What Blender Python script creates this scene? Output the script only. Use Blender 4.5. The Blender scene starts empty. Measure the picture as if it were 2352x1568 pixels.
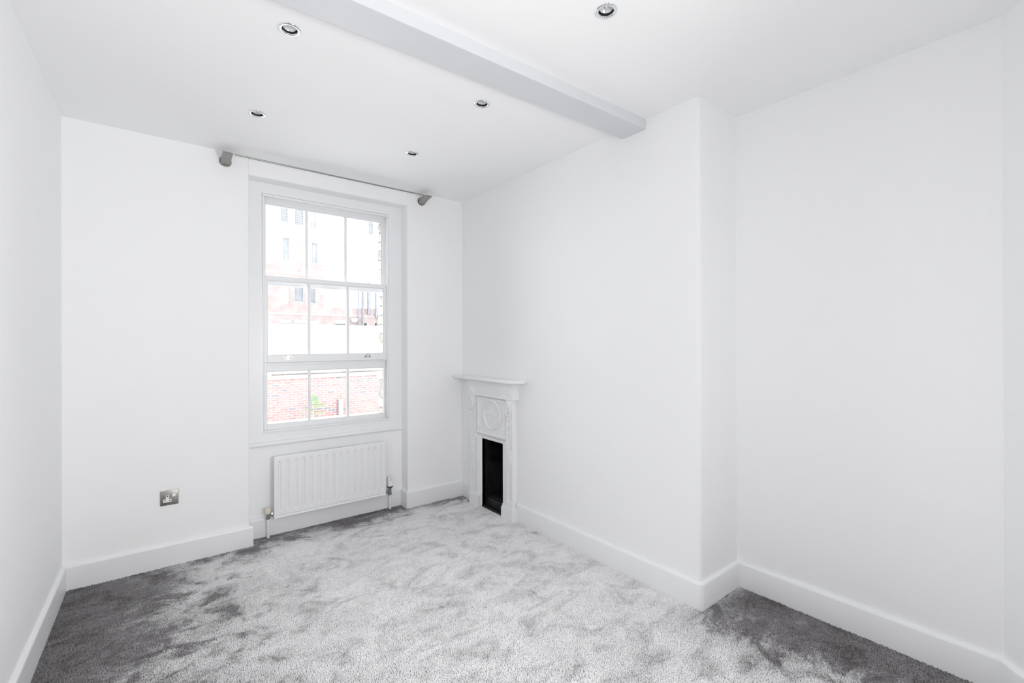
import bpy, bmesh, math, random
import numpy as np
from mathutils import Vector, Matrix

random.seed(7); rng = np.random.default_rng(7)
S = bpy.context.scene
COL = S.collection
rad = math.radians

# ------------------------------------------------------------------ room measures (metres)
D, L, R, YC, R2, YE, H = 3.364, 0.365, 2.0986, 1.2051, 2.470, 0.225, 2.5
LSL = 0.0187                      # left wall runs slightly out of square
AX0, AX1, AY, AZ = 0.500, 1.592, 3.474, 2.383   # window alcove

# ------------------------------------------------------------------ camera
cd = bpy.data.cameras.new('camera'); cam = bpy.data.objects.new('camera', cd); COL.objects.link(cam)
yaw, pit, rol = rad(38.045), rad(.063), rad(-.181)
fw = Vector((math.sin(yaw)*math.cos(pit), math.cos(yaw)*math.cos(pit), math.sin(pit)))
rt = Vector((math.cos(yaw), -math.sin(yaw), 0)); up = rt.cross(fw)
r2 = rt*math.cos(rol)+up*math.sin(rol); u2 = -rt*math.sin(rol)+up*math.cos(rol)
cam.matrix_world = Matrix(((r2.x, u2.x, -fw.x, 0), (r2.y, u2.y, -fw.y, 0), (r2.z, u2.z, -fw.z, 1.3036), (0, 0, 0, 1)))
cd.sensor_width = 36; cd.lens = 1061.7/2352*36
cd.shift_x = .5/2352; cd.shift_y = 1.5/2352; cd.clip_start = .02; cd.clip_end = 300
S.camera = cam

# ------------------------------------------------------------------ world: bright overcast sky
W = bpy.data.worlds.new('sky'); S.world = W; W.use_nodes = True
wn = W.node_tree; bg = wn.nodes['Background']
tc = wn.nodes.new('ShaderNodeTexCoord'); sx = wn.nodes.new('ShaderNodeSeparateXYZ'); cr = wn.nodes.new('ShaderNodeValToRGB')
wn.links.new(tc.outputs['Generated'], sx.inputs[0]); wn.links.new(sx.outputs['Z'], cr.inputs[0]); wn.links.new(cr.outputs[0], bg.inputs['Color'])
cr.color_ramp.elements[0].color = (.80, .83, .87, 1); cr.color_ramp.elements[1].color = (1., 1., 1.02, 1)
bg.inputs['Strength'].default_value = 8.0

# ------------------------------------------------------------------ large area lights
def area(name, loc, target, sx_, sy_, e, color=(1, 1, 1), spread=180):
    l = bpy.data.lights.new(name, 'AREA'); l.shape = 'RECTANGLE'; l.size = sx_; l.size_y = sy_; l.energy = e; l.color = color; l.spread = rad(spread)
    o = bpy.data.objects.new(name, l); COL.objects.link(o); o.location = loc
    o.rotation_euler = (Vector(target)-Vector(loc)).to_track_quat('-Z', 'Y').to_euler()
    return o
FC = (1, .985, .965)
area('photographer_flash', (.25, -.30, 1.56), (1.0, 2.4, 1.2), .22, .22, 12.0, FC)
area('side_fill', (1.2, -.55, 1.15), (.3, 3, 1.0), .4, .4, 8.2, FC)  # added fill behind the camera, lifts the left and far walls
area('ceiling_fill', (1.2, -.5, 1.1), (0, 2.4, 2.5), .4, .4, 6.4, FC, 90)  # unseen lamp added to brighten the ceiling
area('far_wall_fill', (1.2, -.5, 1.0), (.1, 2.9, .4), .4, .4, 3.4, FC, 80)  # extra fill added low, brightens skirting, radiator and carpet
pt = area('window_portal', (1.04, 3.80, 1.5), (1.04, 0, 1.5), 1.1, 1.9, 1)
pt.data.cycles.is_portal = True

S.view_settings.view_transform = 'Standard'; S.view_settings.look = 'None'
S.view_settings.exposure = -0.15; S.view_settings.gamma = 1; S.view_settings.use_curve_mapping = False
S.cycles.max_bounces = 14; S.cycles.diffuse_bounces = 9; S.cycles.glossy_bounces = 5
S.cycles.transparent_max_bounces = 12; S.cycles.sample_clamp_indirect = 6
S.cycles.use_denoising = True

# ------------------------------------------------------------------ materials
MAT = {}
def mat(name, col, rough=.5, metal=0, bump=None, var=0, varscale=8, **kw):
    m = bpy.data.materials.new(name); m.use_nodes = True; nt = m.node_tree
    b = nt.nodes['Principled BSDF']
    b.inputs['Base Color'].default_value = (*col, 1); b.inputs['Roughness'].default_value = rough
    b.inputs['Metallic'].default_value = metal
    for k, v in kw.items(): b.inputs[k].default_value = v
    g = nt.nodes.new('ShaderNodeNewGeometry')
    if var:
        n = nt.nodes.new('ShaderNodeTexNoise'); n.inputs['Scale'].default_value = varscale; n.inputs['Detail'].default_value = 4
        nt.links.new(g.outputs['Position'], n.inputs['Vector'])
        r = nt.nodes.new('ShaderNodeValToRGB')
        r.color_ramp.elements[0].position = .3; r.color_ramp.elements[1].position = .7
        r.color_ramp.elements[0].color = (*[c*(1-var) for c in col], 1); r.color_ramp.elements[1].color = (*[min(1, c*(1+var)) for c in col], 1)
        nt.links.new(n.outputs['Fac'], r.inputs[0]); nt.links.new(r.outputs[0], b.inputs['Base Color'])
    if bump:
        sc_, st, di = bump
        n = nt.nodes.new('ShaderNodeTexNoise'); n.inputs['Scale'].default_value = sc_; n.inputs['Detail'].default_value = 3
        nt.links.new(g.outputs['Position'], n.inputs['Vector'])
        bp = nt.nodes.new('ShaderNodeBump'); bp.inputs['Strength'].default_value = st; bp.inputs['Distance'].default_value = di
        nt.links.new(n.outputs['Fac'], bp.inputs['Height']); nt.links.new(bp.outputs[0], b.inputs['Normal'])
    MAT[name] = m; return m
mat('wall_paint', (.905, .911, .920), .75, bump=(90, .25, .0015))
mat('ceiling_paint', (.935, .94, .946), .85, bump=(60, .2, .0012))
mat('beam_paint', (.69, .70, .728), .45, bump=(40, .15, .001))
mat('gloss_paint', (.86, .868, .882), .38, bump=(25, .15, .002))
mat('iron_paint', (.88, .886, .896), .42, bump=(180, .35, .0006))
mat('radiator_enamel', (.86, .867, .878), .32)
mat('soot_iron', (.012, .012, .013), .42, bump=(60, .5, .002), var=.5, varscale=20)
mat('chrome', (.86, .87, .88), .07, 1)
mat('satin_nickel', (.42, .40, .375), .34, 1, bump=(400, .1, .0003))
mat('lift_steel', (.70, .70, .69), .3, .6)
mat('pole_steel', (.33, .33, .315), .3, 1)
mat('lamp_glass', (.72, .75, .75), .22, .35)
mat('dark_cavity', (.02, .02, .02), .5)
mat('white_plastic', (.85, .85, .86), .35)
mat('cream_plastic', (.72, .68, .60), .4)
mat('grey_plastic', (.35, .35, .36), .4)
mat('valve_metal', (.32, .33, .32), .3, .9)
mat('mortar', (.42, .41, .40), .9, var=.06)
mat('carpet_backing', (.2, .195, .2), 1)
mat('render_white', (.36, .365, .37), .85, var=.03, varscale=.6)
mat('hoarding_white', (.40, .405, .41), .6)
mat('paving', (.60, .59, .58), .9, var=.08, varscale=1.5)
mat('coping_stone', (.32, .245, .225), .85, var=.1, varscale=2)
mat('weathered_slate', (.11, .11, .11), .85, var=.3, varscale=9)
mat('window_grey', (.155, .165, .18), .5, var=.2, varscale=2)
mat('blind_grey', (.17, .18, .20), .6, var=.1, varscale=4)
mat('pipe_grey', (.16, .17, .19), .5, var=.15, varscale=3)
mat('leaf_green', (.11, .20, .08), .6, var=.2, varscale=12)
mat('stem_brown', (.30, .25, .18), .8)
mat('post_white', (.26, .27, .29), .5)
BR = [mat('brick_colour', c, .85, var=.16, varscale=14, bump=(60, .4, .004)) for c in
      [(.29, .168, .160), (.275, .175, .170), (.30, .182, .163), (.225, .180, .178), (.295, .155, .150), (.28, .183, .172), (.165, .160, .168)]]
STOCK = [mat('stock_brick', c, .9, var=.25, varscale=30, bump=(70, .6, .006)) for c in [(.44, .42, .38), (.30, .28, .255), (.48, .46, .42), (.38, .36, .33)]]

# glass pane: mostly clear, reflecting by angle
g = bpy.data.materials.new('clear_glass'); g.use_nodes = True; nt = g.node_tree; nt.nodes.clear()
o_ = nt.nodes.new('ShaderNodeOutputMaterial'); mx = nt.nodes.new('ShaderNodeMixShader'); tr = nt.nodes.new('ShaderNodeBsdfTransparent')
gl = nt.nodes.new('ShaderNodeBsdfGlossy'); fr = nt.nodes.new('ShaderNodeFresnel')
tr.inputs[0].default_value = (.97, .975, .975, 1); gl.inputs['Roughness'].default_value = .02; fr.inputs[0].default_value = 1.45
nt.links.new(fr.outputs[0], mx.inputs[0]); nt.links.new(tr.outputs[0], mx.inputs[1]); nt.links.new(gl.outputs[0], mx.inputs[2]); nt.links.new(mx.outputs[0], o_.inputs[0])
MAT['clear_glass'] = g

# far brickwork (too far to tell single bricks apart)
def brick_mat(name, c1, c2, cm, scale=1.0):
    m = bpy.data.materials.new(name); m.use_nodes = True; nt = m.node_tree; b = nt.nodes['Principled BSDF']; b.inputs['Roughness'].default_value = .9
    ge = nt.nodes.new('ShaderNodeNewGeometry'); sp = nt.nodes.new('ShaderNodeSeparateXYZ'); cb = nt.nodes.new('ShaderNodeCombineXYZ')
    br = nt.nodes.new('ShaderNodeTexBrick'); br.inputs['Scale'].default_value = 1
    br.inputs['Brick Width'].default_value = .225*scale; br.inputs['Row Height'].default_value = .075*scale; br.inputs['Mortar Size'].default_value = .006
    br.inputs['Color1'].default_value = (*c1, 1); br.inputs['Color2'].default_value = (*c2, 1); br.inputs['Mortar'].default_value = (*cm, 1)
    nt.links.new(ge.outputs['Position'], sp.inputs[0]); nt.links.new(sp.outputs['X'], cb.inputs['X']); nt.links.new(sp.outputs['Z'], cb.inputs['Y'])
    nt.links.new(cb.outputs[0], br.inputs['Vector'])
    n = nt.nodes.new('ShaderNodeTexNoise'); n.inputs['Scale'].default_value = 1.6; n.inputs['Detail'].default_value = 6; n.inputs['Roughness'].default_value = .75
    nt.links.new(ge.outputs['Position'], n.inputs['Vector'])
    r = nt.nodes.new('ShaderNodeValToRGB'); r.color_ramp.elements[0].position = .42; r.color_ramp.elements[1].position = .62
    r.color_ramp.elements[0].color = (0, 0, 0, 1); r.color_ramp.elements[1].color = (1, 1, 1, 1)
    nt.links.new(n.outputs['Fac'], r.inputs[0])
    mx = nt.nodes.new('ShaderNodeMixRGB'); mx.inputs[2].default_value = (*cm, 1)
    nt.links.new(r.outputs[0], mx.inputs[0]); nt.links.new(br.outputs['Color'], mx.inputs[1]); nt.links.new(mx.outputs[0], b.inputs['Base Color'])
    MAT[name] = m
brick_mat('far_brick', (.235, .165, .155), (.185, .160, .158), (.27, .235, .225))
brick_mat('plain_brick', (.45, .28, .25), (.38, .27, .25), (.70, .66, .62))

# ------------------------------------------------------------------ mesh helpers
class B:
    """collects shapes into one bmesh (world coordinates)"""
    def __init__(s): s.bm = bmesh.new()
    def box(s, x0, x1, y0, y1, z0, z1, bev=0, seg=2):
        r = bmesh.ops.create_cube(s.bm, size=1)
        vs = r['verts']
        for v in vs:
            v.co = Vector(((x0+x1)/2+v.co.x*(x1-x0), (y0+y1)/2+v.co.y*(y1-y0), (z0+z1)/2+v.co.z*(z1-z0)))
        if bev:
            es = list({e for v in vs for e in v.link_edges})
            bmesh.ops.bevel(s.bm, geom=es, offset=bev, segments=seg, affect='EDGES', profile=.5)
        return s
    def prism(s, pts, a, b, fn):
        """closed polygon pts swept between a and b; fn(p, t) -> world point"""
        n = len(pts)
        v0 = [s.bm.verts.new(fn(p, a)) for p in pts]; v1 = [s.bm.verts.new(fn(p, b)) for p in pts]
        s.bm.faces.new(v0); s.bm.faces.new(v1[::-1])
        for i in range(n): s.bm.faces.new((v0[i], v0[(i+1) % n], v1[(i+1) % n], v1[i]))
        return s
    def plan(s, pts, z0, z1): return s.prism(pts, z0, z1, lambda p, t: (p[0], p[1], t))
    def sweepx(s, pts, x0, x1): return s.prism(pts, x0, x1, lambda p, t: (t, p[0], p[1]))    # pts = (y, z)
    def lathe(s, prof, seg, M, cap=True):
        rings = []
        for r_, h in prof:
            rings.append([s.bm.verts.new(M @ Vector((r_*math.cos(2*math.pi*i/seg), r_*math.sin(2*math.pi*i/seg), h))) for i in range(seg)])
        for a, b in zip(rings, rings[1:]):
            for i in range(seg): s.bm.faces.new((a[i], a[(i+1) % seg], b[(i+1) % seg], b[i]))
        if cap:
            s.bm.faces.new(rings[0][::-1]); s.bm.faces.new(rings[-1])
        return s
    def cyl(s, p0, p1, r_, seg=16, r1=None):
        p0, p1 = Vector(p0), Vector(p1); d = p1-p0
        M = Matrix.Translation(p0) @ d.to_track_quat('Z', 'Y').to_matrix().to_4x4()
        return s.lathe([(r_, 0), (r_ if r1 is None else r1, d.length)], seg, M)
    def ball(s, c, rx, ry, rz, u=12, v=8, M=None):
        r = bmesh.ops.create_uvsphere(s.bm, u_segments=u, v_segments=v, radius=1)
        for q in r['verts']:
            p = Vector((q.co.x*rx, q.co.y*ry, q.co.z*rz))
            if M: p = M @ p
            q.co = Vector(c)+p
        return s
    def tube(s, pts, r_, seg=8, closed=False):
        pts = [Vector(p) for p in pts]; n = len(pts); rings = []
        rr = r_ if isinstance(r_, (list, tuple)) else [r_]*n
        for i, p in enumerate(pts):
            a = pts[(i-1) % n] if (i or closed) else p; b = pts[(i+1) % n] if (i < n-1 or closed) else p
            q = (b-a).to_track_quat('Z', 'Y').to_matrix()
            rings.append([s.bm.verts.new(p+q @ Vector((rr[i]*math.cos(2*math.pi*k/seg), rr[i]*math.sin(2*math.pi*k/seg), 0))) for k in range(seg)])
        for i in range(n if closed else n-1):
            a, b = rings[i], rings[(i+1) % n]
            # align ring starts
            k0 = min(range(seg), key=lambda k: (a[0].co-b[k].co).length)
            for k in range(seg): s.bm.faces.new((a[k], a[(k+1) % seg], b[(k+1+k0) % seg], b[(k+k0) % seg]))
        if not closed: s.bm.faces.new(rings[0][::-1]); s.bm.faces.new(rings[-1])
        return s
    def frame(s, x0, x1, z0, z1, wl, wr, wb, wt, y0, y1, bev=0):
        """rectangular ring in an XZ plane"""
        s.box(x0, x0+wl, y0, y1, z0, z1, bev); s.box(x1-wr, x1, y0, y1, z0, z1, bev)
        s.box(x0+wl, x1-wr, y0, y1, z0, z0+wb, bev); s.box(x0+wl, x1-wr, y0, y1, z1-wt, z1, bev)
        return s
    def out(s, name, material, parent=None, smooth=False, angle=35, **props):
        bmesh.ops.recalc_face_normals(s.bm, faces=s.bm.faces)
        off = parent_world(parent)
        if off.length: bmesh.ops.translate(s.bm, verts=s.bm.verts, vec=-off)
        me = bpy.data.meshes.new(name); s.bm.to_mesh(me); s.bm.free()
        me.materials.append(MAT[material] if isinstance(material, str) else material)
        if smooth:
            me.polygons.foreach_set('use_smooth', [True]*len(me.polygons)); me.set_sharp_from_angle(angle=rad(angle))
        o = bpy.data.objects.new(name, me); COL.objects.link(o)
        if parent: o.parent = parent
        for k, v in props.items(): o[k] = v
        return o
def parent_world(p):
    v = Vector((0, 0, 0))
    while p is not None: v += p.location; p = p.parent
    return v
def thing(name, loc, **props):
    o = bpy.data.objects.new(name, None); COL.objects.link(o); o.location = loc; o.empty_display_size = .05
    for k, v in props.items(): o[k] = v
    return o
def rounded(pts, rs, n=6):
    out = []
    N = len(pts)
    for i, p in enumerate(pts):
        r_ = rs[i] if isinstance(rs, (list, tuple)) else rs
        if not r_: out.append(tuple(p)); continue
        p = Vector(p); a = (Vector(pts[i-1])-p).normalized(); b = (Vector(pts[(i+1) % N])-p).normalized()
        half = a.angle(b)/2; t = r_/math.tan(half); c = p+(a+b).normalized()*(r_/math.sin(half))
        q0, q1 = p+a*t-c, p+b*t-c
        a0 = math.atan2(q0.y, q0.x); da = (math.atan2(q1.y, q1.x)-a0+math.pi) % (2*math.pi)-math.pi
        for k in range(n+1):
            out.append((c.x+r_*math.cos(a0+da*k/n), c.y+r_*math.sin(a0+da*k/n)))
    return out
def sweep(bb, path, prof):
    """skirting profile (offset to the right of travel, z) swept along a plan polyline with mitred corners"""
    P = [Vector(p) for p in path]; n = len(P); rings = []
    for i, p in enumerate(P):
        d0 = (P[i]-P[i-1]).normalized() if i else (P[1]-P[0]).normalized()
        d1 = (P[i+1]-P[i]).normalized() if i < n-1 else d0
        n0, n1 = Vector((d0.y, -d0.x)), Vector((d1.y, -d1.x))
        m = (n0+n1).normalized(); k = 1/max(.3, m.dot(n0))
        rings.append([bb.bm.verts.new((p.x+m.x*o*k, p.y+m.y*o*k, z)) for o, z in prof])
    for a, b in zip(rings, rings[1:]):
        for i in range(len(prof)):
            j = (i+1) % len(prof); bb.bm.faces.new((a[i], a[j], b[j], b[i]))
    bb.bm.faces.new(rings[0]); bb.bm.faces.new(rings[-1][::-1])
ST = dict(kind='structure')

# ================================================================== ROOM SHELL
def lx(y): return -L-LSL*(D-y)
B().plan([(lx(-1.5), -1.5), (-L, D), (-L, D+.35), (-L-.2, D+.35), (lx(-1.5)-.2, -1.5)], 0, H).out('wall_left', 'wall_paint', **ST)

# far wall with the window alcove: two piers, head, apron
b = B()
b.plan(rounded([(-L, D), (AX0, D), (AX0, 3.60), (-L, 3.60)], [0, .011, 0, 0]), 0, H)
b.plan(rounded([(AX1, D), (R, D), (R, 3.60), (AX1, 3.60)], [.011, 0, 0, 0]), 0, H)
b.sweepx(rounded([(D, AZ), (3.60, AZ), (3.60, H), (D, H)], [.014, 0, 0, 0]), AX0-.002, AX1+.002)
b.box(AX0, AX1, AY, 3.60, 0, .63)
wall_far = b.out('wall_far', 'wall_paint', smooth=True, angle=30, **ST)
# outer brick leaf of the same wall
b = B()
b.box(-L-.2, .36, 3.60, 3.72, -1.06, 3.2); b.box(1.73, 3.2, 3.60, 3.72, -1.06, 3.2)
b.box(.36, 1.73, 3.60, 3.72, -1.06, .56); b.box(.36, 1.73, 3.60, 3.72, 2.45, 3.2)
b.out('outer_leaf', 'plain_brick', wall_far)
b = B(); b.box(.36, .597, 3.605, 3.69, .56, 2.45); b.box(1.499, 1.73, 3.605, 3.69, .56, 2.45); b.box(.597, 1.499, 3.605, 3.69, 2.32, 2.45)
b.out('mortar_bed', 'mortar', wall_far)
b = B(); b.box(.52, 1.57, 3.56, 3.80, .565, .63, .006); b.out('stone_sill', 'render_white', wall_far)
bmesh_cache = []
for k in range(4):
    bb = B(); bb.box(-.5, .5, -.5, .5, -.5, .5)
    for v in bb.bm.verts: v.co += Vector([random.uniform(-.03, .03) for _ in range(3)])
    o = bb.out('brick', STOCK[k], wall_far); bmesh_cache.append(o)
n = 0
for side in (0, 1):
    for k in range(25):
        z = .635+k*.075
        if z > 2.40: break
        wdt = .215 if k % 2 else .1025
        j = random.uniform(-.004, .004)
        o = bmesh_cache[n] if n < 4 else bmesh_cache[random.randrange(4)].copy()
        if n >= 4: COL.objects.link(o)
        o.parent = wall_far
        xe = (.590+j) if side == 0 else (1.490+j)
        x0, x1 = (xe-wdt, xe) if side == 0 else (xe, xe+wdt)
        yf = 3.705+random.uniform(-.005, .006)
        o.location = ((x0+x1)/2, (3.607+yf)/2, z+.0325); o.scale = (x1-x0, yf-3.607, .065)
        n += 1
for k in range(11):                     # soldier course over the opening
    o = bmesh_cache[random.randrange(4)].copy(); COL.objects.link(o); o.parent = wall_far
    o.location = (.625+k*.083, 3.657, 2.315+.1); o.scale = (.072, .098, .2)

# right wall: chimney breast, recess, splayed corner
b = B()
b.plan([(R, 3.04), (R+.8, 3.04), (R+.8, 3.72), (R, 3.72)], 0, H)
b.plan([(R, 2.74), (R+.8, 2.74), (R+.8, 3.04), (R, 3.04)], .56, H)
b.plan([(R+.34, 2.74), (R+.8, 2.74), (R+.8, 3.04), (R+.34, 3.04)], 0, .56)
b.plan(rounded([(R, 2.74), (R, YC), (R2, YC), (R2, YE), (1.35, -.80), (1.35, -1.5), (R+.8, -1.5), (R+.8, 2.74)], [0, .022, .004, 0, 0, 0, 0, 0]), 0, H)
b.out('wall_right', 'wall_paint', smooth=True, angle=30, **ST)
B().box(lx(-1.5)-.2, R+.8, -1.62, -1.5, 0, H).out('wall_near', 'wall_paint', **ST)
B().box(-L-.4, R+.8, -1.62, 3.72, -.16, 0).out('floor', 'carpet_backing', **ST)

# ceiling with holes cut for the downlights
LIGHTS = [(.421, 1.905), (.441, 2.710), (1.311, 1.911), (1.307, 2.682), (1.299, 1.101)]
b = B(); b.box(-L-.4, R+.8, -1.62, 3.72, H, H+.12); ceil = b.out('ceiling', 'ceiling_paint', **ST)
b = B()
for x, y in LIGHTS: b.cyl((x, y, H-.05), (x, y, H+.075), .033, 40)
cut = b.out('cutter', 'ceiling_paint')
md = ceil.modifiers.new('holes', 'BOOLEAN'); md.object = cut; md.solver = 'EXACT'; md.operation = 'DIFFERENCE'
dg = bpy.context.evaluated_depsgraph_get()
me = bpy.data.meshes.new_from_object(ceil.evaluated_get(dg)); ceil.modifiers.clear(); ceil.data = me
bpy.data.objects.remove(cut, do_unlink=True)

# ceiling beam (very slightly skewed to the window wall)
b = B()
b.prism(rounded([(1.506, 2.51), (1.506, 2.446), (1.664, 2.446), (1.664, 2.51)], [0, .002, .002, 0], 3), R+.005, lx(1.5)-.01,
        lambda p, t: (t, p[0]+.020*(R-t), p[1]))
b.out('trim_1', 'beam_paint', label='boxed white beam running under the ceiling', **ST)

# skirting boards
SK = [(0, 0), (.018, 0), (.018, .128), (.016, .134), (.010, .139), (.002, .1415), (0, .1415)]
b = B(); sweep(b, [(lx(-1.45), -1.45), (-L, D)], SK); b.out('baseboard_left', 'gloss_paint', **ST)
b = B(); sweep(b, [(-L, D), (AX0, D), (AX0, AY), (AX1, AY), (AX1, D), (R, D)], SK); b.out('baseboard_far', 'gloss_paint', **ST)
def arc(c, r_, a0, a1, n=5): return [(c[0]+r_*math.cos(rad(a0+(a1-a0)*i/n)), c[1]+r_*math.sin(rad(a0+(a1-a0)*i/n))) for i in range(n+1)]
b = B()
sweep(b, [(R, D), (R, 3.20)], SK)
sweep(b, [(R, 2.618)]+arc((R+.012, YC+.012), .012, 180, 270)+[(R2, YC), (R2, YE), (1.36, -.79)], SK)
b.out('baseboard_right', 'gloss_paint', smooth=True, angle=40, **ST)

# ================================================================== WINDOW
win = thing('window_1', (1.04, AY, .64), label='white painted sash window with nine panes above the radiator', **ST)
b = B()
b.frame(AX0-.004, AX1+.004, .625, AZ+.01, .592-AX0+.004, AX1+.004-1.487, .077, AZ+.01-2.316, AY+.0012, 3.600)
b.out('window_frame', 'gloss_paint', win)
b = B()   # rounded staff bead just inside the lining
for (x0, x1, z0, z1) in ((.594, .608, .716, 2.296), (1.471, 1.485, .716, 2.296)): b.box(x0, x1, 3.468, 3.486, z0, z1, .005, 3)
b.box(.594, 1.485, 3.468, 3.486, .700, .714, .005, 3); b.box(.594, 1.485, 3.468, 3.486, 2.298, 2.312, .005, 3)
b.out('staff_bead', 'gloss_paint', win, smooth=True)
b = B()   # window board with rounded nose
b.sweepx(rounded([(AY+.02, .610), (AY-.022, .610), (AY-.022, .642), (AY+.02, .642)], [0, .014, .014, 0], 5), AX0+.001, AX1-.001)
b.out('window_sill', 'gloss_paint', win, smooth=True)
def sash(x0, x1, z0, z1, wl, wr, wb, wt, y0, y1, bars, label):
    f = B().frame(x0, x1, z0, z1, wl, wr, wb, wt, y0, y1, .002).out('sash', 'gloss_paint', win, label=label)
    # putty moulding round the glass
    gx0, gx1, gz0, gz1 = x0+wl, x1-wr, z0+wb, z1-wt; ym = (y0+y1)/2
    for bx in bars:
        q = B(); q.prism([(bx-.0095, ym+.006), (bx-.0095, ym-.001), (bx-.0060, y0+.001), (bx+.0060, y0+.001), (bx+.0095, ym-.001), (bx+.0095, ym+.006)],
                         gz0, gz1, lambda p, t: (p[0], p[1], t))
        q.out('glazing_bar', 'gloss_paint', f)
    ed = [gx0]+list(bars)+[gx1]
    for a, c in zip(ed, ed[1:]):
        B().box(a+.002, c-.002, ym+.001, ym+.004, gz0-.003, gz1+.003).out('glass_pane', 'clear_glass', f)
    m = B(); m.frame(gx0-.001, gx1+.001, gz0-.001, gz1+.001, .006, .006, .006, .006, ym-.003, ym+.001); m.out('glazing_bead', 'gloss_paint', f)
    return f
s_top = sash(.600, 1.482, 1.705, 2.312, .024, .024, .045, .046, 3.540, 3.566, (.894, 1.174), 'outer top sash')
s_mid = sash(.607, 1.478, 1.173, 1.764, .020, .026, .050, .031, 3.488, 3.511, (.897, 1.173), 'inner middle sash with two steel sash lifts')
s_bot = sash(.602, 1.486, .700, 1.192, .025, .022, .046, .080, 3.513, 3.536, (.9035, 1.179), 'bottom sash')
B().box(.604, 1.484, 3.5085, 3.515, 1.152, 1.171, .001).out('meeting_ledge', 'gloss_paint', s_bot)
for x in (.7545, 1.3185):
    b = B(); b.box(x-.025, x+.025, 3.4855, 3.4885, 1.190, 1.213, .001); b.box(x-.011, x+.015, 3.472, 3.487, 1.213, 1.222, .002)
    lf = b.out('sash_lift', 'lift_steel', s_mid)
    for dx in (-.016, .016): B().cyl((x+dx, 3.4857, 1.2015), (x+dx, 3.4845, 1.2015), .0042, 12).out('screw', 'dark_cavity', lf)

# ================================================================== CARPET
def carpet_mat(name, dark=1.0):
    m = bpy.data.materials.new(name); m.use_nodes = True; nt = m.node_tree; N = nt.nodes; K = nt.links
    bs = N['Principled BSDF']; bs.inputs['Roughness'].default_value = .9
    try: bs.inputs['Sheen Weight'].default_value = .25; bs.inputs['Sheen Roughness'].default_value = .5
    except KeyError: pass
    ge = N.new('ShaderNodeNewGeometry'); mp = N.new('ShaderNodeMapping'); mp.inputs['Rotation'].default_value = (0, 0, rad(-35)); mp.inputs['Scale'].default_value = (1, 1.45, 1)
    K.new(ge.outputs['Position'], mp.inputs['Vector'])
    def noise(scale, detail, rough, dist=0, src=None):
        n = N.new('ShaderNodeTexNoise'); n.inputs['Scale'].default_value = scale; n.inputs['Detail'].default_value = detail
        n.inputs['Roughness'].default_value = rough; n.inputs['Distortion'].default_value = dist
        K.new(src or mp.outputs[0], n.inputs['Vector']); return n.outputs['Fac']
    def math_(op, a, b_=None, clamp=False):
        n = N.new('ShaderNodeMath'); n.operation = op; n.use_clamp = clamp
        for i, v in enumerate((a, b_)):
            if v is None: continue
            if isinstance(v, (int, float)): n.inputs[i].default_value = v
            else: K.new(v, n.inputs[i])
        return n.outputs[0]
    def ramp(v, lo, hi):
        n = N.new('ShaderNodeMapRange'); n.interpolation_type = 'SMOOTHSTEP'; K.new(v, n.inputs[0]); n.inputs[1].default_value = lo; n.inputs[2].default_value = hi; return n.outputs[0]
    # brushed nap; pile shading painted into the colour, darker towards walls and recess
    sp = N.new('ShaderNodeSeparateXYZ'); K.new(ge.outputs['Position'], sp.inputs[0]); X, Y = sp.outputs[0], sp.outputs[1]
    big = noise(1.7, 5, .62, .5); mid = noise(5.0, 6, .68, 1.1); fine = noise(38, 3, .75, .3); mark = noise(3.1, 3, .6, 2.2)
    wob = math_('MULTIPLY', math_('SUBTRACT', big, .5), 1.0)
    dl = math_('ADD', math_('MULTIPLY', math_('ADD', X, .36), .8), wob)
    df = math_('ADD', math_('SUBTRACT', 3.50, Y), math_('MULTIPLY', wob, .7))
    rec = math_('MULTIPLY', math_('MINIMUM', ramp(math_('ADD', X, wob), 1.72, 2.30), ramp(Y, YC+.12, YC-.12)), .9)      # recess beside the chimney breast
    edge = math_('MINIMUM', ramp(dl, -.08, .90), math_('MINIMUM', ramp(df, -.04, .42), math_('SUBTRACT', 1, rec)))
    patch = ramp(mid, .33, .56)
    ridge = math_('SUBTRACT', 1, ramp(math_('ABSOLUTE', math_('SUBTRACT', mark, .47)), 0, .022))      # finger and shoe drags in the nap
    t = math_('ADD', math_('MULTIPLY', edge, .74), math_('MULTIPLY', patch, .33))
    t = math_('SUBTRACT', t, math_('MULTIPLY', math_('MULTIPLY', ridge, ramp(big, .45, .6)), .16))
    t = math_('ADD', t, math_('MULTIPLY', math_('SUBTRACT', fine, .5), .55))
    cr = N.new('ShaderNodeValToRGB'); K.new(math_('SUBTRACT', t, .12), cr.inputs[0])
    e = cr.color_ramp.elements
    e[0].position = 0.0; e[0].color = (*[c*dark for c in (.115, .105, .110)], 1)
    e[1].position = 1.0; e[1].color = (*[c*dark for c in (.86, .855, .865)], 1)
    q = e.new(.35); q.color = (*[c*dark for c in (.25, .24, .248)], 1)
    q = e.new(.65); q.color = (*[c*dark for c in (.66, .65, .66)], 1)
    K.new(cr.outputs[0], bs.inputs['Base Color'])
    MAT[name] = m
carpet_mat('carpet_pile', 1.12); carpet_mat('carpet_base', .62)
def vnoise(x, y, s, seed):
    r_ = np.random.default_rng(seed); G = r_.random((64, 64)); u, v = x*s+20, y*s+20
    i, j = np.floor(u).astype(int), np.floor(v).astype(int); fu, fv = u-i, v-j; fu = fu*fu*(3-2*fu); fv = fv*fv*(3-2*fv)
    q = lambda a, b_: G[a % 64, b_ % 64]
    return (q(i, j)*(1-fu)+q(i+1, j)*fu)*(1-fv)+(q(i, j+1)*(1-fu)+q(i+1, j+1)*fu)*fv
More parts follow.
